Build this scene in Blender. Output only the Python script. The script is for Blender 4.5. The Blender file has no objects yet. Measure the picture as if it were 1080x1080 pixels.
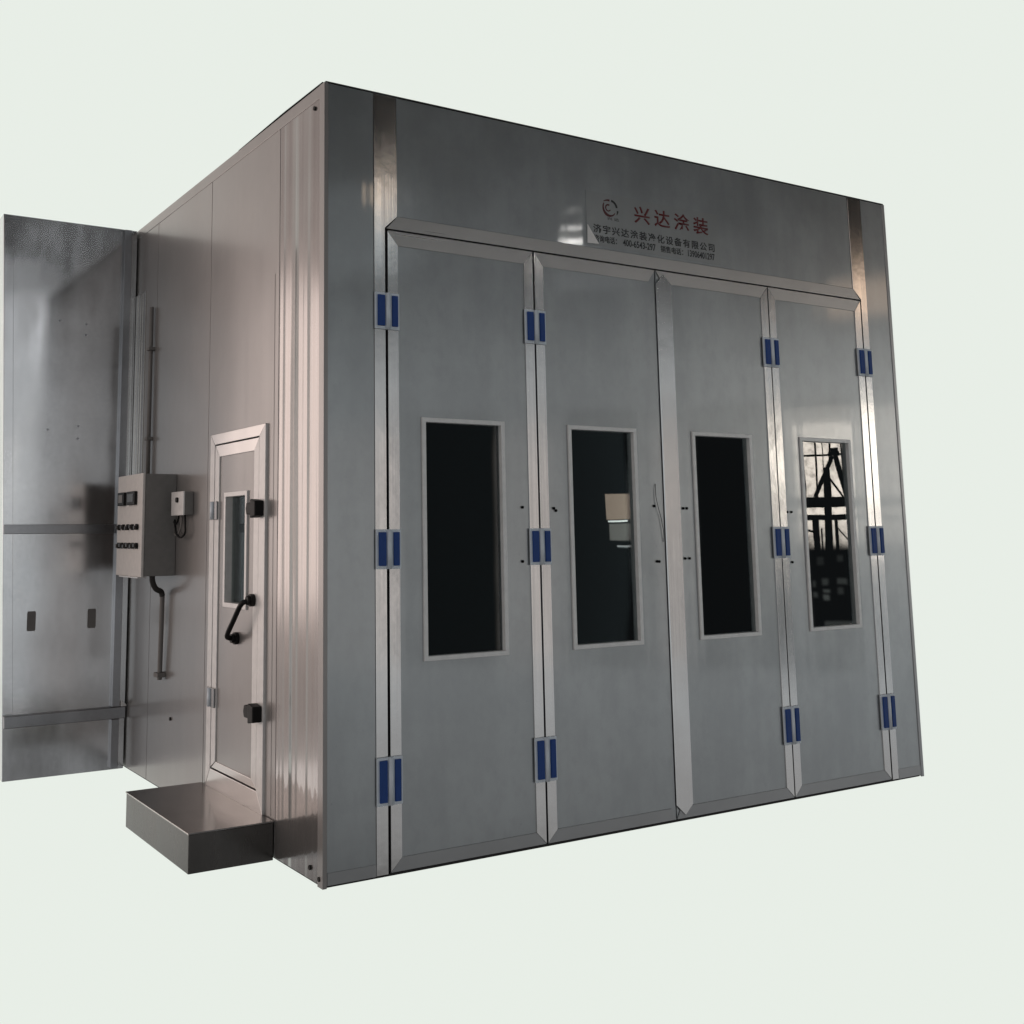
import bpy, bmesh, math, random
from mathutils import Matrix, Vector
random.seed(7)
S = bpy.context.scene
COL = S.collection
W, H, D, T = 3.95, 3.5, 2.867, 0.60        # booth width, height, depth to the side cabinet, cabinet thickness

# ------------------------------------------------------------------ node helpers
class NT:
    def __init__(s, tree):
        s.t = tree; s.n = tree.nodes; s.l = tree.links
    def new(s, typ, **kw):
        n = s.n.new(typ)
        for k, v in kw.items(): setattr(n, k, v)
        return n
    def put(s, sock, v):
        if isinstance(v, bpy.types.NodeSocket): s.l.new(v, sock)
        elif v is not None: sock.default_value = v
    def m(s, op, a, b=None, c=None, clamp=False):
        n = s.new('ShaderNodeMath', operation=op); n.use_clamp = clamp
        s.put(n.inputs[0], a)
        if b is not None: s.put(n.inputs[1], b)
        if c is not None: s.put(n.inputs[2], c)
        return n.outputs[0]
    def ramp(s, v, a, b, lo=0.0, hi=1.0):          # smooth ramp of v from a to b
        n = s.new('ShaderNodeMapRange', interpolation_type='SMOOTHSTEP')
        s.put(n.inputs['Value'], v)
        n.inputs['From Min'].default_value = a; n.inputs['From Max'].default_value = b
        n.inputs['To Min'].default_value = lo; n.inputs['To Max'].default_value = hi
        return n.outputs['Result']
    def band(s, v, a, b, e=0.1):                   # 1 inside a..b
        return s.m('MULTIPLY', s.ramp(v, a - e, a + e), s.ramp(v, b - e, b + e, 1, 0))
    def box(s, u, v, u0, u1, v0, v1, e=0.1, ev=None):
        return s.m('MULTIPLY', s.band(u, u0, u1, e), s.band(v, v0, v1, ev or e))
    def mix(s, f, a, b):
        n = s.new('ShaderNodeMix', data_type='RGBA')
        s.put(n.inputs[0], f)
        s.put(n.inputs[6], a if isinstance(a, bpy.types.NodeSocket) else (*a, 1))
        s.put(n.inputs[7], b if isinstance(b, bpy.types.NodeSocket) else (*b, 1))
        return n.outputs[2]

# ------------------------------------------------------------------ materials
def new_mat(name):
    m = bpy.data.materials.new(name); m.use_nodes = True
    nt = NT(m.node_tree)
    p = m.node_tree.nodes['Principled BSDF']
    return m, nt, p

def coords(nt, scale=(1, 1, 1)):
    g = nt.new('ShaderNodeNewGeometry')
    mp = nt.new('ShaderNodeMapping'); mp.inputs['Scale'].default_value = scale
    nt.l.new(g.outputs['Position'], mp.inputs['Vector'])
    return mp.outputs['Vector']

def noise(nt, vec, scale, detail=3, rough=.5):
    n = nt.new('ShaderNodeTexNoise')
    n.inputs['Scale'].default_value = scale; n.inputs['Detail'].default_value = detail
    n.inputs['Roughness'].default_value = rough
    nt.l.new(vec, n.inputs['Vector'])
    return n.outputs['Fac']

def bump(nt, p, hs, socket='Normal'):
    """hs: list of (height socket, distance in metres) chained into one normal"""
    prev = None
    for h, d in hs:
        b = nt.new('ShaderNodeBump'); b.inputs['Strength'].default_value = 1
        b.inputs['Distance'].default_value = d
        nt.l.new(h, b.inputs['Height'])
        if prev: nt.l.new(prev, b.inputs['Normal'])
        prev = b.outputs['Normal']
    nt.l.new(prev, p.inputs[socket]); return prev

def sheet(name, col, metallic, rough, coat, coat_rough, ribs=0.0, axis='x', wave=.0012, var=.05, ribf=9):
    """coated sandwich sheet: faint ribs along the height, slow buckling, scuffs"""
    m, nt, p = new_mat(name)
    v = coords(nt)
    n1 = noise(nt, v, 2.3, 5, .6)
    n2 = noise(nt, coords(nt, (9, 9, .5)), 1.0, 2)
    f = nt.m('ADD', nt.m('MULTIPLY', n1, .75), nt.m('MULTIPLY', n2, .25))
    lo = tuple(c * (1 - var) for c in col); hi = tuple(c * (1 + var) for c in col)
    base = nt.mix(nt.ramp(f, .35, .65), lo, hi)
    mott = noise(nt, coords(nt, (1, 1, .6)), 14, 4, .65)
    base = nt.mix(nt.m('MULTIPLY', nt.ramp(mott, .42, .72), .32), base, tuple(c * (1 - 2.2 * var) for c in col))
    spots = nt.ramp(noise(nt, v, 38, 2), .735, .77)          # scuff marks in the film
    base = nt.mix(nt.m('MULTIPLY', spots, .22), base, tuple(c * .5 for c in col))
    nt.l.new(base, p.inputs['Base Color'])
    p.inputs['Metallic'].default_value = metallic
    nt.put(p.inputs['Roughness'], nt.m('MULTIPLY_ADD', n1, .16, rough - .08))
    p.inputs['Coat Weight'].default_value = coat
    nt.put(p.inputs['Coat Roughness'], nt.m('MULTIPLY_ADD', n2, .05, coat_rough))
    sc = (ribf, ribf, .10)
    hs = [(noise(nt, coords(nt), 1.4, 1), wave * 4), (noise(nt, coords(nt, sc), 1.0, 2), ribs)]
    nrm = bump(nt, p, hs)
    nt.l.new(nrm, p.inputs['Coat Normal'])
    return m

def brushed(name, col, rough, axis, metallic=1.0, wave=.0015):
    """aluminium drawn along one axis ('z', 'x' or 'y')"""
    m, nt, p = new_mat(name)
    sc = {'z': (110, 110, 1), 'x': (1, 110, 110), 'y': (110, 1, 110)}[axis]
    n1 = noise(nt, coords(nt, sc), 1.0, 3, .6)
    n2 = noise(nt, coords(nt), 3.0, 4)
    base = nt.mix(n2, tuple(c * .86 for c in col), tuple(min(1, c * 1.1) for c in col))
    nt.l.new(base, p.inputs['Base Color'])
    p.inputs['Metallic'].default_value = metallic
    nt.put(p.inputs['Roughness'], nt.m('MULTIPLY_ADD', n1, .12, rough - .06))
    bump(nt, p, [(n2, wave), (n1, .00003)])
    return m

def galvanised(name, col, rough, wave=.006):
    m, nt, p = new_mat(name)
    v = coords(nt)
    n1 = noise(nt, v, 1.3, 4, .5)
    n2 = noise(nt, coords(nt, (1, 1, .25)), 6.0, 4, .6)
    vo = nt.new('ShaderNodeTexVoronoi'); vo.inputs['Scale'].default_value = 55
    nt.l.new(v, vo.inputs['Vector'])
    sp = nt.new('ShaderNodeSeparateColor'); nt.l.new(vo.outputs['Color'], sp.inputs[0])
    f = nt.m('ADD', nt.m('MULTIPLY', n1, .5), nt.m('ADD', nt.m('MULTIPLY', n2, .42), nt.m('MULTIPLY', sp.outputs[0], .04)))
    base = nt.mix(nt.ramp(f, .3, .7), tuple(c * .78 for c in col), tuple(min(1, c * 1.1) for c in col))
    nt.l.new(base, p.inputs['Base Color'])
    p.inputs['Metallic'].default_value = 1.0
    nt.put(p.inputs['Roughness'], nt.m('MULTIPLY_ADD', n2, .25, rough - .12))
    bump(nt, p, [(noise(nt, coords(nt), 1.1, 2), wave), (n2, .00012)])
    return m

def plain(name, col, rough, metallic=0.0, spec=.5):
    m, nt, p = new_mat(name)
    n1 = noise(nt, coords(nt), 25, 3)
    base = nt.mix(n1, tuple(c * .85 for c in col), tuple(min(1, c * 1.12) for c in col))
    nt.l.new(base, p.inputs['Base Color'])
    p.inputs['Metallic'].default_value = metallic
    nt.put(p.inputs['Roughness'], nt.m('MULTIPLY_ADD', n1, .15, rough - .07))
    p.inputs['Specular IOR Level'].default_value = spec
    return m

def glass(name, k=1.5):
    m, nt, p = new_mat(name)
    out = nt.n['Material Output']
    tr = nt.new('ShaderNodeBsdfTransparent'); tr.inputs[0].default_value = (.55, .6, .6, 1)
    gl = nt.new('ShaderNodeBsdfGlossy'); gl.inputs['Roughness'].default_value = 0.0
    gl.inputs[0].default_value = (1, 1, 1, 1)
    fr = nt.new('ShaderNodeFresnel'); fr.inputs['IOR'].default_value = 1.5
    mx = nt.new('ShaderNodeMixShader')
    b = nt.new('ShaderNodeBump'); b.inputs['Distance'].default_value = .0002; b.inputs['Strength'].default_value = 1
    nt.l.new(noise(nt, coords(nt), 3.0, 1), b.inputs['Height'])
    nt.l.new(b.outputs[0], gl.inputs['Normal'])
    nt.l.new(nt.m('MULTIPLY', fr.outputs[0], k, clamp=True), mx.inputs[0])
    nt.l.new(tr.outputs[0], mx.inputs[1]); nt.l.new(gl.outputs[0], mx.inputs[2])
    nt.l.new(mx.outputs[0], out.inputs['Surface'])
    return m

M = {
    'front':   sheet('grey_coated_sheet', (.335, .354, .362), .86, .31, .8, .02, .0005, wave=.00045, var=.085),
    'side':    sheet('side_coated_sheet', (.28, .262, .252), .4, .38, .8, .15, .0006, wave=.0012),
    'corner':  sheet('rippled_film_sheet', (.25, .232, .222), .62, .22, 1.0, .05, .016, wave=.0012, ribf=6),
    'film':    sheet('clear_film', (.33, .345, .345), .70, .33, 1.0, .03, .0003, wave=.0005),
    'alu_z':   brushed('aluminium_upright', (.60, .59, .58), .14, 'z'),
    'alu_x':   brushed('aluminium_rail', (.47, .46, .45), .30, 'x', wave=.0008),
    'alu_y':   brushed('aluminium_side_rail', (.62, .60, .585), .30, 'y'),
    'dull':    brushed('dull_aluminium', (.36, .365, .37), .32, 'z', .8),
    'white':   plain('white_aluminium', (.80, .775, .755), .32, .2),
    'frame':   plain('window_frame_paint', (.82, .82, .81), .35, .1),
    'galv':    galvanised('galvanised_sheet', (.75, .745, .75), .19, .010),
    'galv_d':  galvanised('dark_galvanised_rail', (.44, .44, .455), .3, .003),
    'bright':  galvanised('bright_steel_sheet', (.72, .69, .66), .22, .004),
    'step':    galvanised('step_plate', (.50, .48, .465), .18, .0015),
    'step_s':  galvanised('step_shaded_plate', (.135, .127, .12), .26, .002),  # same steel as the tread, with shade put into the colour
    'glass':   glass('window_glass'),
    'glass_s': glass('side_window_glass', .45),
    'blue':    plain('blue_plastic', (.018, .065, .26), .5, 0, .3),
    'hinge':   plain('hinge_zinc', (.74, .80, .86), .4, .05),
    'black':   plain('black_plastic', (.008, .0075, .0075), .5, 0, .25),
    'gap':     plain('rubber_seal', (.006, .006, .006), .8, 0, .1),
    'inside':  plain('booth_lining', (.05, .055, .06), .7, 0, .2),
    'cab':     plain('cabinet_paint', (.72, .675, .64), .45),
    'cab_s':   plain('cabinet_shaded_paint', (.23, .218, .208), .5),  # cabinet paint darkened, shade of the side faces put into it
    'pipe':    plain('grey_conduit', (.20, .185, .175), .5, 0, .3),
    'gland':   plain('gland_rubber', (.045, .041, .039), .5, 0, .3),
    'meter':   plain('meter_face', (.05, .045, .042), .3),
    'red':     plain('red_vinyl', (.125, .010, .012), .5),
    'maroon':  plain('maroon_vinyl', (.085, .014, .016), .5),
    'ink':     plain('black_vinyl', (.016, .017, .02), .5),
    'inkgrey': plain('grey_vinyl', (.07, .07, .075), .5),
    'dirt':    plain('base_channel', (.02, .018, .017), .7),
}

# ------------------------------------------------------------------ mesh helpers
def finish(name, bm, mat, parent, bevel=0.0, smooth=False):
    bmesh.ops.remove_doubles(bm, verts=bm.verts, dist=1e-6)
    bmesh.ops.recalc_face_normals(bm, faces=bm.faces)
    if bevel:
        es = [e for e in bm.edges if len(e.link_faces) == 2 and e.calc_face_angle(0) > .5]
        bmesh.ops.bevel(bm, geom=es, offset=bevel, segments=2, profile=.6, affect='EDGES', clamp_overlap=True)
    me = bpy.data.meshes.new(name); bm.to_mesh(me); bm.free()
    me.materials.append(mat)
    if smooth:
        for p in me.polygons: p.use_smooth = True
    o = bpy.data.objects.new(name, me); COL.objects.link(o)
    o.parent = parent
    return o

def P3(plane, u, v, d):
    """front: (x, z) and y = d; side: (y, z) and x = d; top: (x, y) and z = d"""
    return {'F': (u, d, v), 'S': (d, u, v), 'T': (u, v, d)}[plane]

def prism(bm, plane, pts, d0, d1):
    a = [bm.verts.new(P3(plane, u, v, d0)) for u, v in pts]
    b = [bm.verts.new(P3(plane, u, v, d1)) for u, v in pts]
    n = len(pts)
    bm.faces.new(a); bm.faces.new(b[::-1])
    for i in range(n): bm.faces.new((a[i], b[i], b[(i + 1) % n], a[(i + 1) % n]))

def ring(bm, plane, o, i, d0, d1):
    """rectangular frame, o and i = (u0, u1, v0, v1) outer and inner"""
    us = [o[0], i[0], i[1], o[1]]; vs = [o[2], i[2], i[3], o[3]]
    V = {}
    for k, d in enumerate((d0, d1)):
        for a in range(4):
            for b in range(4): V[a, b, k] = bm.verts.new(P3(plane, us[a], vs[b], d))
    for a in range(3):
        for b in range(3):
            if a == 1 and b == 1: continue
            for k in (0, 1):
                bm.faces.new([V[a, b, k], V[a + 1, b, k], V[a + 1, b + 1, k], V[a, b + 1, k]])
    def wall(p, q): bm.faces.new([V[p[0], p[1], 0], V[q[0], q[1], 0], V[q[0], q[1], 1], V[p[0], p[1], 1]])
    for a in range(3):
        wall((a, 0), (a + 1, 0)); wall((a, 3), (a + 1, 3)); wall((0, a), (0, a + 1)); wall((3, a), (3, a + 1))
    wall((1, 1), (2, 1)); wall((1, 2), (2, 2)); wall((1, 1), (1, 2)); wall((2, 1), (2, 2))

def box(name, mat, parent, x, y, z, bevel=0.0):
    bm = bmesh.new(); prism(bm, 'F', [(x[0], z[0]), (x[1], z[0]), (x[1], z[1]), (x[0], z[1])], y[0], y[1])
    return finish(name, bm, mat, parent, bevel)

def slab(name, mat, parent, plane, pts, d0, d1, bevel=0.0):
    bm = bmesh.new(); prism(bm, plane, pts, d0, d1)
    return finish(name, bm, mat, parent, bevel)

def tube(bm, path, r, seg=12):
    path = [Vector(p) for p in path]; rings = []
    up = Vector((.13, .21, .97)).normalized()
    for i, p in enumerate(path):
        t = (path[min(i + 1, len(path) - 1)] - path[max(i - 1, 0)]).normalized()
        if abs(t.dot(up)) > .95: up = Vector((.9, .3, .1)).normalized()
        a = t.cross(up).normalized(); b = t.cross(a).normalized()
        rings.append([bm.verts.new(p + r * (math.cos(k * 2 * math.pi / seg) * a + math.sin(k * 2 * math.pi / seg) * b)) for k in range(seg)])
    for A, B in zip(rings, rings[1:]):
        for k in range(seg): bm.faces.new((A[k], A[(k + 1) % seg], B[(k + 1) % seg], B[k]))
    bm.faces.new(rings[0]); bm.faces.new(rings[-1][::-1])

def smooth_path(pts, n=8):
    pts = [Vector(p) for p in pts]; out = []
    for i in range(len(pts) - 1):
        p0 = pts[max(i - 1, 0)]; p1 = pts[i]; p2 = pts[i + 1]; p3 = pts[min(i + 2, len(pts) - 1)]
        for k in range(n):
            t = k / n
            out.append(.5 * ((2 * p1) + (p2 - p0) * t + (2 * p0 - 5 * p1 + 4 * p2 - p3) * t * t + (3 * p1 - p0 - 3 * p2 + p3) * t ** 3))
    return out + [pts[-1]]

def pipe(name, mat, parent, path, r, seg=12):
    bm = bmesh.new(); tube(bm, path, r, seg); return finish(name, bm, mat, parent, 0, True)

def disc(name, mat, parent, plane, u, v, d0, d1, r, seg=14):
    return slab(name, mat, parent, plane, [(u + r * math.cos(k * 2 * math.pi / seg), v + r * math.sin(k * 2 * math.pi / seg)) for k in range(seg)], d0, d1)

def thing(name, loc, label, cat, group=None):
    o = bpy.data.objects.new(name, None); COL.objects.link(o)
    o.empty_display_size = .2; o.location = loc
    o['label'] = label; o['category'] = cat
    if group: o['group'] = group
    return o

def anchor(root):
    """parts are modelled in world coordinates; keep them in place under the moved Empty"""
    inv = Matrix.Translation(-Vector(root.location))
    for ch in [c for c in S.objects if c.parent == root]: ch.matrix_parent_inverse = inv

def lettering(name, body, mat, parent, x0, x1, z0, z1, y, spread=1.0):
    cu = bpy.data.curves.new(name, 'FONT'); cu.body = body; cu.size = .1
    cu.space_character = spread; cu.extrude = .0; cu.resolution_u = 3
    cu.offset = .0016
    to = bpy.data.objects.new(name + '_curve', cu); COL.objects.link(to)
    dg = bpy.context.evaluated_depsgraph_get(); dg.update()
    me = bpy.data.meshes.new_from_object(to.evaluated_get(dg))
    bpy.data.objects.remove(to); bpy.data.curves.remove(cu)
    bm = bmesh.new(); bm.from_mesh(me); bpy.data.meshes.remove(me)
    r = bmesh.ops.extrude_face_region(bm, geom=bm.faces[:])
    for v in [g for g in r['geom'] if isinstance(g, bmesh.types.BMVert)]: v.co.z += .01
    xs = [v.co.x for v in bm.verts]; ys = [v.co.y for v in bm.verts]
    a, b, c, d = min(xs), max(xs), min(ys), max(ys)
    for v in bm.verts:
        u = x0 + (v.co.x - a) / (b - a) * (x1 - x0); w = z0 + (v.co.y - c) / (d - c) * (z1 - z0)
        v.co = (u, y - v.co.z * .08, w)
    return finish(name, bm, mat, parent)

# ================================================================== THE SPRAY BOOTH
booth = thing('spray_booth', (0, 0, 0), 'large grey sheet-metal spray booth with four tall windowed folding doors and blue hinges', 'spray booth')
SX = [.316, 1.159, 1.975, 2.840, 3.660]        # door seams
ZL = 2.853                                     # lintel seam
YB = D + T                                     # back of the booth

# shell behind the sheets: dark lining, roof, back, right wall, floor
t = .06
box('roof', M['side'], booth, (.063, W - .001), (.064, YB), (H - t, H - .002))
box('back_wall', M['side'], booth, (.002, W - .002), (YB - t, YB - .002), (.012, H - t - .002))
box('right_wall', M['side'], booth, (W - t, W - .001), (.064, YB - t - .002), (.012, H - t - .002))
box('floor_frame', M['dirt'], booth, (.012, W - .012), (.016, YB - .01), (0, .010))
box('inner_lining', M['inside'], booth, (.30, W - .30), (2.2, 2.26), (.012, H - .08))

# front sheets
slab('front_panel', M['front'], booth, 'F', [(.018, .012), (.25, .012), (.25, H), (.018, H)], 0, .06)
slab('front_panel', M['front'], booth, 'F', [(3.724, .012), (W - .02, .012), (W - .02, H), (3.724, H)], 0, .06)
slab('lintel_panel', M['front'], booth, 'F', [(.376, 2.921), (3.598, 2.921), (3.598, H), (.376, H)], .001, .06)
# corner angles of aluminium
bm = bmesh.new()
prism(bm, 'T', [(-.004, -.004), (.016, -.004), (.016, .003), (.003, .003), (.003, .046), (-.004, .046)], .002, H + .002)
finish('corner_angle', bm, M['side'], booth, .0012)
bm = bmesh.new()
prism(bm, 'T', [(W + .004, -.004), (W - .02, -.004), (W - .02, .003), (W - .003, .003), (W - .003, .046), (W + .004, .046)], .002, H + .002)
finish('corner_angle', bm, M['dull'], booth, .0012)
# dark cap strip along the front roof edge and the side roof edge
box('roof_edge_strip', M['dirt'], booth, (.004, W - .004), (-.003, .02), (H + .0025, H + .008))
bm = bmesh.new()
prism(bm, 'S', [(.0475, H - .0575), (YB, H - .0575), (YB, H + .003), (.0475, H + .003)], -.002, .055)
finish('roof_edge_rail', bm, M['side'], booth, .002)
slab('roof_edge_strip', M['gap'], booth, 'S', [(.02, H + .004), (1.05, H + .0035), (.45, H + .013), (.02, H + .010)], -.003, .03)

# uprights each side of the doorway, mitred at the lintel
slab('door_post', M['alu_z'], booth, 'F', [(.2515, .014), (.309, .014), (.309, ZL + .006), (.374, 2.919), (.374, H - .002), (.252, H - .002)], -.003, .05, .001)
slab('door_post', M['alu_z'], booth, 'F', [(3.667, .014), (3.722, .014), (3.722, H - .002), (3.60, H - .002), (3.60, 2.919), (3.667, ZL + .006)], -.003, .05, .001)
slab('lintel_trim', M['alu_x'], booth, 'F', [(.316, ZL + .003), (3.660, ZL + .003), (3.597, 2.919), (.377, 2.919)], -.003, .05, .001)
# dark seal seen in the gaps
bm = bmesh.new()
for s in SX: prism(bm, 'F', [(s - .03, .013), (s + .03, .013), (s + .03, ZL + .02), (s - .03, ZL + .02)], .052, .062)
prism(bm, 'F', [(.35, ZL - .03), (3.63, ZL - .03), (3.63, ZL + .03), (.35, ZL + .03)], .063, .07)
finish('door_seal', bm, M['gap'], booth)
# base shoe at the foot of the front
slab('base_shoe', M['dull'], booth, 'F', [(.019, .013), (.25, .013), (.25, .062), (.019, .062)], -.0025, -.0005)
slab('base_shoe', M['dull'], booth, 'F', [(3.726, .013), (W - .022, .013), (W - .022, .066), (3.726, .066)], -.0025, -.0005)

# ---- the four door leaves
WIN = [(.497, .961), (1.347, 1.797), (2.192, 2.647), (3.040, 3.481)]
ZW = (.888, 1.985)
G = [.006, .005, .003, .004, .004]
TW = .056
doors = []
for k in range(4):
    x0 = SX[k] + G[k]; x1 = SX[k + 1] - G[k + 1]; z0, z1 = .018, ZL - .005
    a, b = WIN[k]
    bm = bmesh.new()
    ring(bm, 'F', (x0, x1, z0, z1), (a + .008, b - .008, ZW[0] + .008, ZW[1] - .008), .002, .05)
    d = finish('door_leaf', bm, M['front'], booth, .001)
    doors.append(d)
    lt = TW if k != 2 else .0; rt = TW if k != 1 else .0
    bh = .056; th = .068
    # bottom and top rails with mitred ends, then the two stiles
    slab('edge_trim', M['alu_x'] if 0 else M['dull'], d, 'F', [(x0, z0), (x1, z0), (x1 - (rt or .03), z0 + bh), (x0 + (lt or .03), z0 + bh)], -.002, .0025)
    slab('edge_trim', M['alu_x'], d, 'F', [(x0, z1), (x0 + (lt or .05), z1 - th), (x1 - (rt or .05), z1 - th), (x1, z1)], -.003, .0025, .0008)
    if lt: slab('edge_trim', M['alu_z'], d, 'F', [(x0, z0 + .002), (x0 + lt - .001, z0 + bh), (x0 + lt - .001, z1 - th), (x0, z1 - .002)], -.0035, .0025, .0008)
    if rt: slab('edge_trim', M['alu_z'], d, 'F', [(x1, z0 + .002), (x1, z1 - .002), (x1 - rt + .001, z1 - th), (x1 - rt + .001, z0 + bh)], -.0035, .0025, .0008)
    if k == 2:   # the cover strip over the meeting stiles: flat nose with sloped flanks, pointed ends
        bm = bmesh.new()
        prism(bm, 'F', [(1.9745, .085), (2.031, .034), (2.088, .085), (2.088, 2.775), (2.031, 2.828), (1.9745, 2.775)], -.0075, -.0032)
        bmesh.ops.bevel(bm, geom=[e for e in bm.edges if abs(e.verts[0].co.z - e.verts[1].co.z) > 2 and e.verts[0].co.y < -.005], offset=.004, segments=1, affect='EDGES')
        finish('cover_strip', bm, M['alu_z'], d)
    bm = bmesh.new()
    ring(bm, 'F', (a, b, ZW[0], ZW[1]), (a + .021, b - .021, ZW[0] + .021, ZW[1] - .021), -.007, .030)
    finish('window_frame', bm, M['frame'], d, .002)
    box('window_pane', M['glass'], d, (a + .019, b - .019), (.017, .023), (ZW[0] + .019, ZW[1] - .019))
# screw holes beside the hinges and the cover strip
for k, pts in {0: [(1.060, 1.575), (1.054, 1.318)], 1: [(1.249, 1.571), (1.262, 1.56), (1.91, 1.301), (1.925, 1.30), (1.905, 1.585)],
               2: [(2.108, 1.574), (2.135, 1.574), (2.108, 1.312), (2.14, 1.312)], 3: [(2.905, 1.556), (2.94, 1.556), (2.925, 1.276)]}.items():
    for u, v in pts:
        disc('screw_hole', M['gap'], doors[k], 'F', u, v, -.0042, .001, .007, 10)

pipe('loose_wire', M['gap'], doors[1], smooth_path([(1.918, -.001, 1.70), (1.914, -.006, 1.64), (1.926, -.007, 1.58), (1.945, -.006, 1.52), (1.958, -.006, 1.45), (1.960, -.002, 1.40)]), .0017, 6)
# ---- blue capped hinges
def hinge(s, z0, z1):
    h = slab('hinge', M['hinge'], booth, 'F', [(s - .066, z0), (s + .062, z0), (s + .062, z1), (s - .066, z1)], -.012, -.004, .0018)
    bm = bmesh.new(); tube(bm, [(s, -.014, z0 + .002), (s, -.014, z1 - .002)], .0125, 14)
    finish('knuckle', bm, M['hinge'], h, 0, True)
    for u0, u1 in ((s - .054, s - .017), (s + .021, s + .051)):
        slab('cover_cap', M['blue'], h, 'F', [(u0, z0 + .014), (u1, z0 + .014), (u1, z1 - .012), (u0, z1 - .012)], -.021, -.011, .003)
for s in (SX[0], SX[1], SX[3], SX[4]):
    for z0, z1 in ((2.379, 2.549), (1.300, 1.474), (.297, .498)): hinge(s, z0, z1)

# ---- clear film with lettering over the doors, one corner curling off
film = slab('sign_film', M['film'], booth, 'F', [(1.512, 2.962), (1.560, 2.936), (2.475, 2.936), (2.475, 3.225), (1.512, 3.225)], -.0009, .0012)
bm = bmesh.new(); pr = None
for k in range(7):
    t_ = k / 6; wd = .066 * (1 - t_) + .004
    cur = [bm.verts.new((1.514 + wd * f, -.0014 - .010 * f * (1 - t_) ** 1.3 - .004 * t_, 2.942 + .098 * t_)) for f in (0, .5, 1)]
    if pr:
        for i in (0, 1): bm.faces.new((pr[i], pr[i + 1], cur[i + 1], cur[i]))
    pr = cur
bmesh.ops.solidify(bm, geom=bm.faces[:], thickness=.0006)
finish('curled_corner', bm, M['white'], film)  # white stands in for the glare on the clear film
LY = -.0008
lettering('sign_lettering', '兴达涂装', M['red'], booth, 1.842, 2.390, 3.094, 3.192, LY, 1.45)
lettering('sign_lettering', '济宇兴达涂装净化设备有限公司', M['ink'], booth, 1.556, 2.432, 3.004, 3.052, LY, 1.25)
for body, a, b in (('咨询电话：', 1.560, 1.715), ('400-6543-297', 1.757, 1.988), ('销售电话：', 2.024, 2.190), ('13906401297', 2.226, 2.430)):
    lettering('sign_lettering', body, M['ink'], booth, a, b, 2.956, 2.994, LY)
lettering('sign_lettering', '兴 达', M['inkgrey'], booth, 1.655, 1.735, 3.084, 3.101, LY)
def ribbon(bm, cx, cz, r, a0, a1, w0, w1, n=18):
    pr = None
    for k in range(n + 1):
        t_ = k / n; a = math.radians(a0 + (a1 - a0) * t_); w = w0 + (w1 - w0) * t_
        cur = [bm.verts.new((cx + (r + s * w) * math.cos(a), y, cz + (r + s * w) * math.sin(a))) for s in (-.5, .5) for y in (-.0005, -.0017)]
        if pr:
            for i, j in ((0, 2), (2, 3), (3, 1), (1, 0)): bm.faces.new((pr[i], pr[j], cur[j], cur[i]))
        pr = cur
bm = bmesh.new()
ribbon(bm, 1.672, 3.152, .044, 150, 235, .006, .016); ribbon(bm, 1.672, 3.152, .044, 235, 325, .016, .004)
ribbon(bm, 1.662, 3.150, .017, 60, 330, .009, .006)
ribbon(bm, 1.664, 3.130, .062, 122, 82, .004, .012)
finish('emblem', bm, M['maroon'], booth)
bm = bmesh.new()
ribbon(bm, 1.680, 3.150, .042, 85, 10, .012, .012); ribbon(bm, 1.664, 3.150, .064, -8, -30, .012, .003)
finish('emblem', bm, M['ink'], booth)

# ---- the left-hand side wall: sheets with open seams, a service door
seams = [.046, .495, 1.445, 2.417, YB - .002]
dy0, dy1, dz0, dz1 = .618, 1.372, .170, 1.992      # service door frame
for i in range(4):
    u0, u1 = seams[i] + .003, seams[i + 1] - .003
    if i == 0: u0 = .048
    zt = H - .057
    bm = bmesh.new()
    if i == 1: ring(bm, 'S', (u0, u1, .012, zt), (dy0 + .05, dy1 - .05, dz0 + .05, dz1 - .05), 0, .06)
    else: prism(bm, 'S', [(u0, .012), (u1, .012), (u1, zt), (u0, zt)], 0, .06)
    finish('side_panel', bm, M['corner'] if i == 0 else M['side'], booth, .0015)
box('seam_backing', M['gap'], booth, (.063, .069), (.07, YB - .07), (.02, H - .07))
# narrow bright fold beside the corner sheet
slab('fold_strip', M['side'], booth, 'S', [(.545, .18), (.552, .18), (.552, 2.72), (.545, 2.72)], -.0015, .001)
# shiny cover sheet in the corner by the galvanised cabinet
slab('corner_cover', M['bright'], booth, 'S', [(2.640, 1.60), (2.858, 1.60), (2.858, 3.045), (2.640, 3.045)], -.008, -.0005, .001)
for y_ in (2.69, 2.735, 2.80): slab('cover_fold', M['bright'], booth, 'S', [(y_, 1.602), (y_ + .018, 1.602), (y_ + .018, 3.04), (y_, 3.04)], -.0115, -.007, .002)

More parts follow.
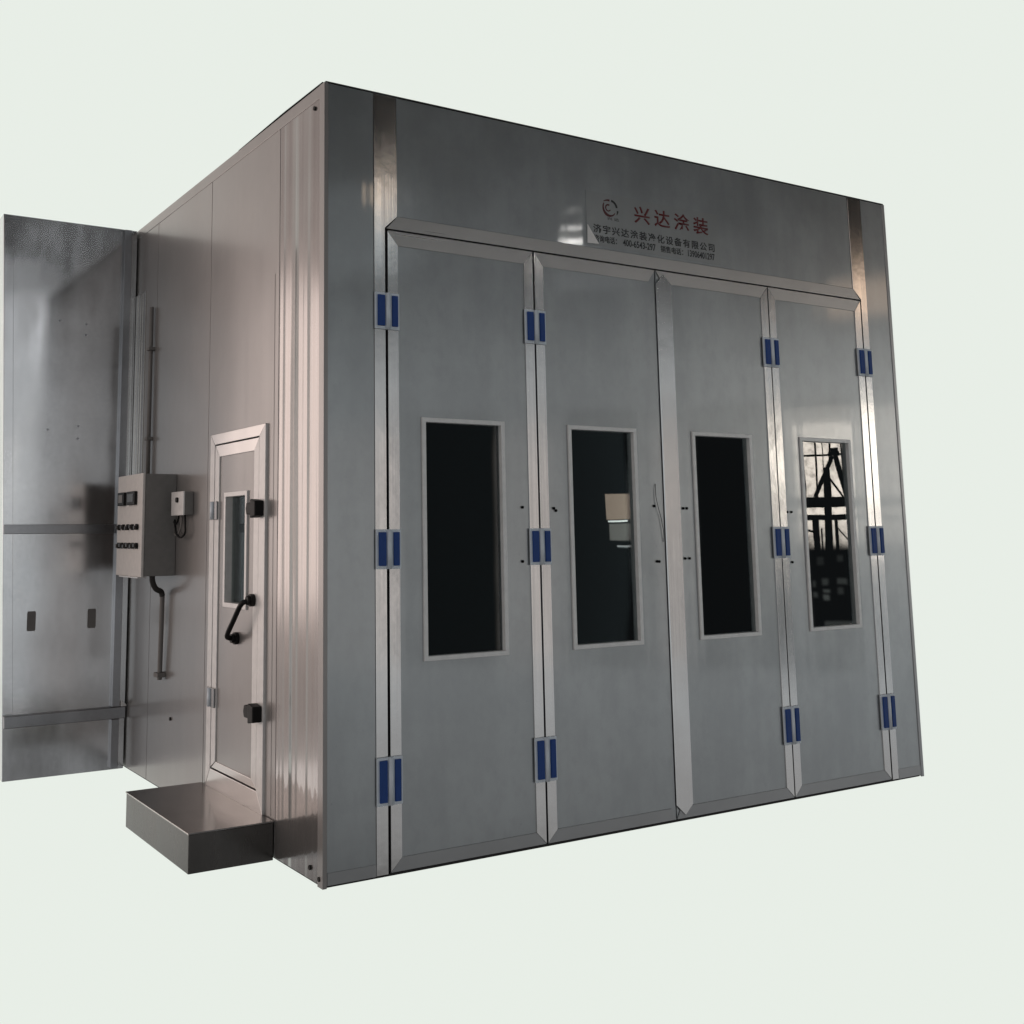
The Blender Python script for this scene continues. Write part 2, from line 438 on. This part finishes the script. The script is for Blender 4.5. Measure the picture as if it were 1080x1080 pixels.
ly0, ly1, lz0, lz1 = .700, 1.303, .270, 1.930       # moving leaf
fr = bmesh.new()
door = None
bm = bmesh.new()
wy0, wy1, wz0, wz1 = .845, 1.160, 1.090, 1.676
ring(bm, 'S', (ly0, ly1, lz0, lz1), (wy0 + .01, wy1 - .01, wz0 + .01, wz1 - .01), -.004, .045)
door = finish('service_door', bm, M['side'], booth, .001)
fw = .070
for pts in ([(dy0, dz0), (dy1, dz0), (ly1 + .006, lz0 - .006), (ly0 - .006, lz0 - .006)],
            [(dy0, dz1), (ly0 - .006, lz1 + .006), (ly1 + .006, lz1 + .006), (dy1, dz1)]):
    slab('door_casing', M['alu_y'], door, 'S', pts, -.012, .02, .002)
for pts in ([(dy0, dz0 + .002), (ly0 - .006, lz0 - .004), (ly0 - .006, lz1 + .004), (dy0, dz1 - .002)],
            [(dy1, dz0 + .002), (dy1, dz1 - .002), (ly1 + .006, lz1 + .004), (ly1 + .006, lz0 - .004)]):
    slab('door_casing', M['white'], door, 'S', pts, -.013, .02, .002)
q = .062
slab('edge_trim', M['alu_y'], door, 'S', [(ly0, lz1), (ly0 + q, lz1 - q), (ly1 - q, lz1 - q), (ly1, lz1)], -.010, -.003, .002)
slab('edge_trim', M['alu_y'], door, 'S', [(ly0, lz0), (ly1, lz0), (ly1 - q, lz0 + q * .6), (ly0 + q, lz0 + q * .6)], -.008, -.003, .002)
slab('edge_trim', M['white'], door, 'S', [(ly0, lz0 + .003), (ly0 + q, lz0 + q * .62), (ly0 + q, lz1 - q), (ly0, lz1 - .003)], -.011, -.003, .002)
slab('edge_trim', M['white'], door, 'S', [(ly1, lz0 + .003), (ly1, lz1 - .003), (ly1 - q, lz1 - q), (ly1 - q, lz0 + q * .62)], -.011, -.003, .002)
bm = bmesh.new(); ring(bm, 'S', (ly0 - .02, ly1 + .02, lz0 - .02, lz1 + .02), (ly0 + .03, ly1 - .03, lz0 + .03, lz1 - .03), .047, .055)
finish('door_seal', bm, M['gap'], door)
bm = bmesh.new()
ring(bm, 'S', (wy0, wy1, wz0, wz1), (wy0 + .024, wy1 - .024, wz0 + .024, wz1 - .024), -.014, .04)
finish('window_frame', bm, M['white'], door, .002)
slab('window_pane', M['glass_s'], door, 'S', [(wy0 + .02, wz0 + .02), (wy1 - .02, wz0 + .02), (wy1 - .02, wz1 - .02), (wy0 + .02, wz1 - .02)], .026, .032)
for z in (1.585, .622):
    hg = slab('hinge', M['dull'], door, 'S', [(1.245, z - .048), (1.352, z - .048), (1.352, z + .048), (1.245, z + .048)], -.022, -.0135, .002)
    bm = bmesh.new(); tube(bm, [(-.024, 1.30, z - .046), (-.024, 1.30, z + .046)], .012); finish('knuckle', bm, M['hinge'], hg, 0, True)
for z in (1.582, .622):                              # black cold-room catches
    lc = slab('latch', M['black'], door, 'S', [(.628, z - .036), (.690, z - .046), (.690, z + .046), (.628, z + .036)], -.062, -.0135, .006)
    slab('latch_arm', M['black'], lc, 'S', [(.680, z - .028), (.765, z - .028), (.775, z), (.765, z + .03), (.680, z + .03)], -.050, -.0125, .006)
bm = bmesh.new()                                     # bow handle
tube(bm, smooth_path([(-.012, .752, 1.140), (-.045, .756, 1.136), (-.066, .775, 1.120), (-.070, .86, 1.040), (-.068, .945, .965), (-.046, .965, .948), (-.004, .970, .945)]), .0125, 12)
hd = finish('handle', bm, M['black'], door, 0, True)
for u, v, d in ((.750, 1.142, -.012), (.970, .945, -.004)):
    bm = bmesh.new(); tube(bm, [(d + .002, u, v), (d - .02, u, v)], .030, 18); tube(bm, [(d - .019, u, v), (d - .036, u, v)], .022, 18)
    finish('handle_boss', bm, M['black'], hd, .002)
# rivets on the roof rail and at the foot
for y_, z_ in ((.10, H - .09), (.12, .06), (.03, .035), (1.98, .42)): disc('rivet', M['dirt'], booth, 'S', y_, z_, -.008, .001, .010, 10)

# ================================================================== GALVANISED CABINET (left, behind)
cab = thing('exhaust_cabinet', (-.4, D + T / 2, 0), 'tall galvanised steel exhaust cabinet with two slots standing left of the spray booth', 'metal cabinet')
XT, XB = -.872, -.740
bm = bmesh.new(); prism(bm, 'F', [(XB, 0), (-.008, 0), (-.008, H), (XT, H)], D, D + T); finish('cabinet_body', bm, M['galv'], cab, .002)
def xl(z): return XB + (XT - XB) * z / H
slab('edge_rail', M['galv'], cab, 'F', [(xl(.39) + .004, .39), (xl(.39) + .06, .39), (xl(3.48) + .06, 3.48), (xl(3.48) + .004, 3.48)], D - .004, D - .0005, .002)
slab('cross_rail', M['galv_d'], cab, 'F', [(xl(1.474) + .004, 1.474), (-.102, 1.474), (-.102, 1.532), (xl(1.532) + .004, 1.532)], D - .0095, D - .0005, .003)
slab('base_rail', M['galv_d'], cab, 'F', [(xl(.3) + .004, .312), (-.012, .312), (-.012, .384), (xl(.38) + .004, .384)], D - .035, D - .0005, .004)
slab('corner_post', M['galv_d'], cab, 'F', [(-.10, .386), (-.05, .386), (-.05, 3.492), (-.10, 3.492)], D - .035, D - .0005, .003)
slab('corner_post', M['galv'], cab, 'F', [(-.048, .386), (-.010, .386), (-.010, 3.492), (-.048, 3.492)], D - .012, D - .0005, .002)
slab('corner_post', M['galv_d'], cab, 'F', [(-.10, .012), (-.05, .012), (-.05, .31), (-.10, .31)], D - .030, D - .0005, .003)
for x in (-.605, -.235):
    slab('slot', M['pipe'], cab, 'F', [(x - .022, .88), (x + .022, .88), (x + .026, .89), (x + .026, .99), (x + .022, 1.0), (x - .022, 1.0), (x - .026, .99), (x - .026, .89)], D - .002, D + .001)
for x, z in ((-.50, 2.84), (-.33, 2.83), (-.33, 2.76), (-.36, 2.16), (-.55, 2.13), (-.36, 2.08)):
    disc('bolt_head', M['galv_d'], cab, 'F', x, z, D - .006, D - .0003, .007, 8)
slab('angle_clip', M['white'], cab, 'F', [(-.045, .388), (-.012, .388), (-.012, .398), (-.045, .425)], D - .05, D - .036, .001)
anchor(cab)

# ================================================================== CONTROL BOX
ctl = thing('control_box', (-.1, 2.2, 1.22), 'beige electrical control box with meters and button rows mounted on the side wall', 'control box')
cy0, cy1, cz0, cz1, cx = 1.955, 2.455, 1.226, 1.812, -.200
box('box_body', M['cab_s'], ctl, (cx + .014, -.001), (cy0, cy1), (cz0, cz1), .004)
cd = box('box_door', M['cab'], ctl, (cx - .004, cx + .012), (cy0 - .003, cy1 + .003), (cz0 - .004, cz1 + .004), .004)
def cu(u): return cy1 - u * (cy1 - cy0)             # 0 = far edge, 1 = near edge
def cv(v): return cz1 - v * (cz1 - cz0)
for u0, u1 in ((.10, .36), (.47, .80)):
    mt = slab('meter', M['black'], cd, 'S', [(cu(u0), cv(.30)), (cu(u0), cv(.165)), (cu(u1), cv(.165)), (cu(u1), cv(.30))], cx - .022, cx - .0045, .003)
    slab('dial', M['cab_s'] if u0 < .2 else M['meter'], mt, 'S', [(cu(u0 + .05), cv(.27)), (cu(u0 + .05), cv(.19)), (cu(u1 - .05), cv(.19)), (cu(u1 - .05), cv(.27))], cx - .024, cx - .0215)
for row, n in ((.52, 5), (.705, 6)):
    for k in range(n):
        u = .13 + k * .72 / (n - 1)
        b_ = disc('push_button', M['black'], cd, 'S', cu(u), cv(row), cx - .018, cx - .0045, .018)
        disc('button_cap', M['meter'], b_, 'S', cu(u), cv(row + .035 * random.uniform(-.2, .6)), cx - .030, cx - .0175, .012)
slab('lit_edge', M['white'], ctl, 'S', [(cy0 + .06, cz0 - .012), (cy1 - .06, cz0 - .012), (cy1 - .06, cz0 - .005), (cy0 + .06, cz0 - .005)], cx - .004, cx + .05, .001)  # added white strip, stands in for light along the bottom edge
pipe('cable_gland', M['gland'], ctl, smooth_path([(-.115, 2.02, cz0 + .03), (-.11, 2.03, cz0 - .03), (-.08, 2.06, cz0 - .075), (-.04, 2.085, cz0 - .095), (-.03, 2.09, cz0 - .12)]), .0165, 14)
anchor(ctl)

# small switch box with two looped wires
sw = thing('switch_box', (-.03, 1.76, 1.57), 'small white switch box with hanging wires fixed right of the control box', 'switch box')
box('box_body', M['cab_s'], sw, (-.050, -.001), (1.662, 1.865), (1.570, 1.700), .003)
fc = box('box_cover', M['white'], sw, (-.062, -.051), (1.660, 1.867), (1.568, 1.702), .003)
disc('push_button', M['black'], fc, 'S', 1.755, 1.655, -.072, -.0615, .015)
pipe('wire', M['black'], sw, smooth_path([(-.03, 1.72, 1.572), (-.035, 1.70, 1.52), (-.035, 1.70, 1.47), (-.04, 1.75, 1.445), (-.04, 1.82, 1.46), (-.03, 1.88, 1.50), (-.02, 1.925, 1.545)]), .006, 8)
pipe('wire', M['pipe'], sw, smooth_path([(-.03, 1.78, 1.572), (-.03, 1.775, 1.53), (-.035, 1.79, 1.48), (-.03, 1.85, 1.455), (-.02, 1.93, 1.47)]), .005, 8)
pipe('wire', M['black'], sw, smooth_path([(-.03, 1.82, 1.572), (-.03, 1.84, 1.54), (-.03, 1.88, 1.52), (-.02, 1.935, 1.535)]), .006, 8)
anchor(sw)

# conduits: straight pipes saddled to the wall
c1 = thing('conduit_pipe', (-.02, 2.43, 1.82), 'dark thin conduit running up the wall above the control box', 'conduit', 'conduits on the side wall')
pipe('pipe', M['pipe'], c1, [(-.02, 2.462, 1.816), (-.02, 2.462, 2.90)], .013)
for z in (2.05, 2.62): slab('clip', M['pipe'], c1, 'S', [(2.435, z), (2.489, z), (2.489, z + .02), (2.435, z + .02)], -.04, -.0005, .002)
anchor(c1)
c2 = thing('conduit_pipe', (-.02, 2.10, .60), 'grey conduit hanging down the wall below the control box', 'conduit', 'conduits on the side wall')
pipe('pipe', M['pipe'], c2, smooth_path([(-.03, 2.090, 1.105), (-.03, 2.095, .95), (-.026, 2.115, .75), (-.024, 2.125, .625)]), .014)
slab('clip', M['pipe'], c2, 'S', [(2.085, .640), (2.160, .640), (2.160, .665), (2.085, .665)], -.05, -.0005, .002)
anchor(c2)

# ================================================================== ENTRY STEP
st = thing('entry_step', (-.2, .97, 0), 'low chequered-grey steel step on the ground under the side service door', 'step')
st['label'] = 'low plain steel step on the ground under the side service door'
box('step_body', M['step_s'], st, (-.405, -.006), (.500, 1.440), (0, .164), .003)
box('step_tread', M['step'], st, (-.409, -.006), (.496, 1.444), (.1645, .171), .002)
anchor(st)
anchor(booth)

# ================================================================== WORLD: pale backdrop in front of the lens, workshop light all round it
w = bpy.data.worlds.new('World'); S.world = w; w.use_nodes = True
nt = NT(w.node_tree)
bg = w.node_tree.nodes['Background']
tc = nt.new('ShaderNodeTexCoord')
sx = nt.new('ShaderNodeSeparateXYZ'); nt.l.new(tc.outputs['Generated'], sx.inputs[0])
X, Y, Z = sx.outputs
DEG = 57.29578
A = nt.m('MULTIPLY', nt.m('ARCTAN2', X, nt.m('MULTIPLY', Y, -1.0)), DEG)
EL = nt.m('MULTIPLY', nt.m('ARCSINE', Z), DEG)
dot = nt.m('ADD', nt.m('MULTIPLY', X, .585), nt.m('MULTIPLY', Y, .811))
pale = nt.ramp(dot, math.cos(math.radians(60)), math.cos(math.radians(51)))
# workshop: floor, wall band, dark roof, soft fill added overhead
wall = nt.mix(nt.ramp(EL, 7.0, 13.5), (.54, .575, .595), (.016, .015, .014))
shop = nt.mix(nt.ramp(EL, -11, -7.5), (.44, .445, .45), wall)
shop = nt.mix(nt.ramp(EL, -19, -13.5), (.055, .052, .048), shop)
shop = nt.mix(nt.ramp(EL, -75, -35), (.10, .095, .09), shop)
shop = nt.mix(nt.ramp(EL, 34, 42), shop, (.22, .23, .235))
for u0, u1 in ((29.9, 35.0), (38.4, 42.5), (44.8, 48.9), (49.9, 52.3)):        # dark patches added to keep the panes' reflections dark
    shop = nt.mix(nt.box(A, EL, u0, u1, -6.6, 6.4, .3), shop, (.05, .058, .062))
shop = nt.mix(nt.box(A, EL, -5, 22, -40, -8.2, 3, .8), shop, (.10, .10, .10))
left = nt.box(A, EL, -170, -62, -12, 30, 6, 3)
shop = nt.mix(left, shop, (.56, .48, .45))
def glow(mask, col, k=1.0):
    global shop
    n = nt.new('ShaderNodeMix', data_type='RGBA', blend_type='ADD'); n.clamp_factor = False
    nt.put(n.inputs[0], mask); nt.put(n.inputs[6], shop); n.inputs[7].default_value = (*[c * k for c in col], 1)
    shop = n.outputs[2]
# warm strips added to brighten the door trims, then a faint broad fill
for u0, u1 in ((25, 29.6), (34.9, 38.2), (42.6, 44.5)):
    glow(nt.box(A, EL, u0, u1, -6.5, 5.5, .3, 1.2), (1.0, .76, .62), .42)
glow(nt.box(A, EL, -50, 8, -12, 8, 6, 3), (1.0, .97, .95), .05)
# window wall to the right, with glazing bars and a steel frame standing before it
win = nt.box(A, EL, 49.2, 63, -.75, 5.9, .12, .25)
def bar(u0, v0, u1, v1, wd):
    """dark bar from (u0, v0) to (u1, v1) in degrees"""
    L = math.hypot(u1 - u0, v1 - v0); cu_, su_ = (u1 - u0) / L, (v1 - v0) / L
    du = nt.m('SUBTRACT', A, u0); dv = nt.m('SUBTRACT', EL, v0)
    along = nt.m('ADD', nt.m('MULTIPLY', du, cu_), nt.m('MULTIPLY', dv, su_))
    across = nt.m('ABSOLUTE', nt.m('SUBTRACT', nt.m('MULTIPLY', du, su_), nt.m('MULTIPLY', dv, cu_)))
    return nt.m('MULTIPLY', nt.ramp(across, wd * .5 - .02, wd * .5 + .02, 1, 0), nt.band(along, 0, L, .02))
bars = [bar(50.02, -1, 50.02, 6, .10), bar(50.62, 1.5, 50.62, 6, .09), bar(51.28, 3.2, 51.28, 6, .09), bar(51.85, 2.5, 51.85, 6, .09), bar(50.95, 2.6, 50.95, 6, .05), bar(51.3, 3.8, 51.7, 3.8, .3), bar(50.7, .1, 50.7, -1, .08), bar(50.0, .0, 50.4, -.1, .12),
        bar(49, 3.62, 63, 3.62, .10), bar(51.42, 3.55, 50.50, 1.55, .21), bar(51.55, 3.6, 52.0, 1.3, .24), bar(51.10, 3.0, 51.00, -1, .34),
        bar(51.15, 2.55, 51.8, 1.5, .11), bar(49, 1.32, 63, 1.30, .50), bar(49, .62, 63, .60, .26), bar(50.45, .6, 50.45, -1, .30),
        bar(51.40, .6, 51.35, -1, .16), bar(51.2, 3.65, 51.75, 3.65, .22), bar(51.45, 0.1, 52.0, -.6, .07)]
for u in (52.9, 53.8, 54.9, 56.2, 57.6, 59.2, 61): bars.append(bar(u, -1, u, 6, .12))
blk = bars[0]
for b_ in bars[1:]: blk = nt.m('MAXIMUM', blk, b_)
win = nt.m('MULTIPLY', win, nt.m('SUBTRACT', 1.0, blk))
win = nt.m('MULTIPLY', win, nt.ramp(EL, -.9, 1.0, .55, 1.0))
win = nt.m('MULTIPLY', win, nt.m('MULTIPLY_ADD', nt.box(A, EL, 49.9, 52.4, -2, 5.2, .1), .74, .26))
gn = nt.new('ShaderNodeTexNoise'); gn.inputs['Scale'].default_value = 160; gn.inputs['Detail'].default_value = 4
nt.l.new(tc.outputs['Generated'], gn.inputs['Vector'])
win = nt.m('MULTIPLY', win, nt.ramp(gn.outputs['Fac'], .25, .6, .45, 1.08))
glow(win, (1.0, .905, .79), 8.0)
glow(nt.box(A, EL, 51.4, 51.95, -.6, .4, .05), (-.45, -.42, -.38), 8.0)
for u0, u1, v0, v1, k in ((51.25, 51.7, -2.55, -2.3, .5), (51.25, 51.5, -3.0, -2.7, .35), (50.6, 50.85, -2.6, -2.3, .5), (50.62, 50.9, -2.95, -2.8, .8), (50.6, 50.85, -3.3, -3.05, .9), (50.15, 50.3, -2.7, -2.4, .4), (50.15, 50.35, -3.2, -2.95, .5), (51.3, 51.6, -1.5, -1.2, .25), (50.4, 50.7, -1.7, -1.3, .2), (50.6, 52, -4.6, -4.3, .5)):
    glow(nt.box(A, EL, u0, u1, v0, v1, .09), (.8, .88, .84), k * .62)
# board and bench seen in the second window
glow(nt.box(A, EL, 40.42, 41.70, .62, 1.92, .02), (1.0, .74, .57), 1.15)
glow(nt.box(A, EL, 40.50, 41.45, .50, .58, .02), (1, 1, .95), 3.5)
glow(nt.box(A, EL, 40.55, 41.7, -.42, .42, .05), (.8, .75, .68), .7)
glow(nt.box(A, EL, 40.9, 41.8, -.75, -.66, .02), (1, 1, 1), 1.2)
# lamps under the roof
glow(nt.box(A, EL, 38.45, 39.75, 14.70, 14.95, .08), (1, .97, .93), 34)
glow(nt.box(A, EL, 38.7, 39.6, 15.52, 15.66, .06), (1, .97, .93), 26)
glow(nt.box(A, EL, 38.9, 39.5, 16.42, 16.50, .05), (1, .97, .93), 10)
glow(nt.box(A, EL, 38.0, 42.3, 12.4, 13.4, .5, .3), (.9, .95, 1), .7)
glow(nt.box(A, EL, 28.5, 29.9, 16.9, 17.9, .2), (1, .74, .52), 5)
glow(nt.box(A, EL, 26, 31, 13.5, 17.8, .8), (.85, .95, 1), .8)
glow(nt.box(A, EL, 51.6, 56, 10.3, 12.0, .5), (1, .70, .48), 2.4)
glow(nt.box(A, EL, 10.7, 12.2, 9.6, 10.7, .3), (.95, .97, 1), 11)
glow(nt.box(A, EL, 10.5, 13.5, 1.5, 5.5, .8), (1, .93, .85), .7)
glow(nt.box(A, EL, 13.8, 14.6, -1.5, 4.5, .2), (1, .97, .93), 1.2)
# warm daylit opening on the far left
glow(nt.box(A, EL, -156.6, -128, -4, 13, .15, 1.5), (1.0, .83, .76), 2.0)
glow(nt.box(A, EL, -156.6, -128, -13.4, -11.0, .15, .3), (1.0, .9, .85), 1.6)
glow(nt.box(A, EL, -125, -75, 3, 28, 5, 4), (1.0, .88, .81), 1.1)
# keep every term non-negative
sep = nt.new('ShaderNodeSeparateColor'); nt.l.new(shop, sep.inputs[0])
cmb = nt.new('ShaderNodeCombineColor')
for i in range(3): nt.l.new(nt.m('MAXIMUM', sep.outputs[i], .004), cmb.inputs[i])
final = nt.mix(pale, cmb.outputs[0], (.806, .855, .796))
nt.l.new(final, bg.inputs['Color']); bg.inputs['Strength'].default_value = 1.0
try:
    w.cycles.sampling_method = 'MANUAL'; w.cycles.sample_map_resolution = 2048
except Exception: pass

# ================================================================== CAMERA
cam = bpy.data.cameras.new('camera'); co = bpy.data.objects.new('camera', cam); COL.objects.link(co)
R = ((0.8606371405627461, -0.5091384729037239, -0.009040337009437488), (0.06335654262496013, 0.12467823356146425, -0.9901723519582863), (0.5052619724366675, 0.8516063371565861, 0.1395599717832847))
rt_, dn, fw_ = (Vector(r) for r in R)
m4 = Matrix((rt_, -dn, -fw_)).transposed().to_4x4(); m4.translation = (-2.11862172, -4.3418026, 1.45371109)
co.matrix_world = m4
cam.sensor_width = 36; cam.lens = 1.1658 * 1000 / 1080 * 36
cam.shift_x = (540 - 436.2) / 1080; cam.shift_y = (398.6 - 540) / 1080
cam.clip_end = 500; S.camera = co
S.view_settings.view_transform = 'Standard'; S.view_settings.look = 'None'
S.view_settings.exposure = 0; S.view_settings.gamma = 1; S.view_settings.use_curve_mapping = False
S.cycles.max_bounces = 8; S.cycles.transparent_max_bounces = 8
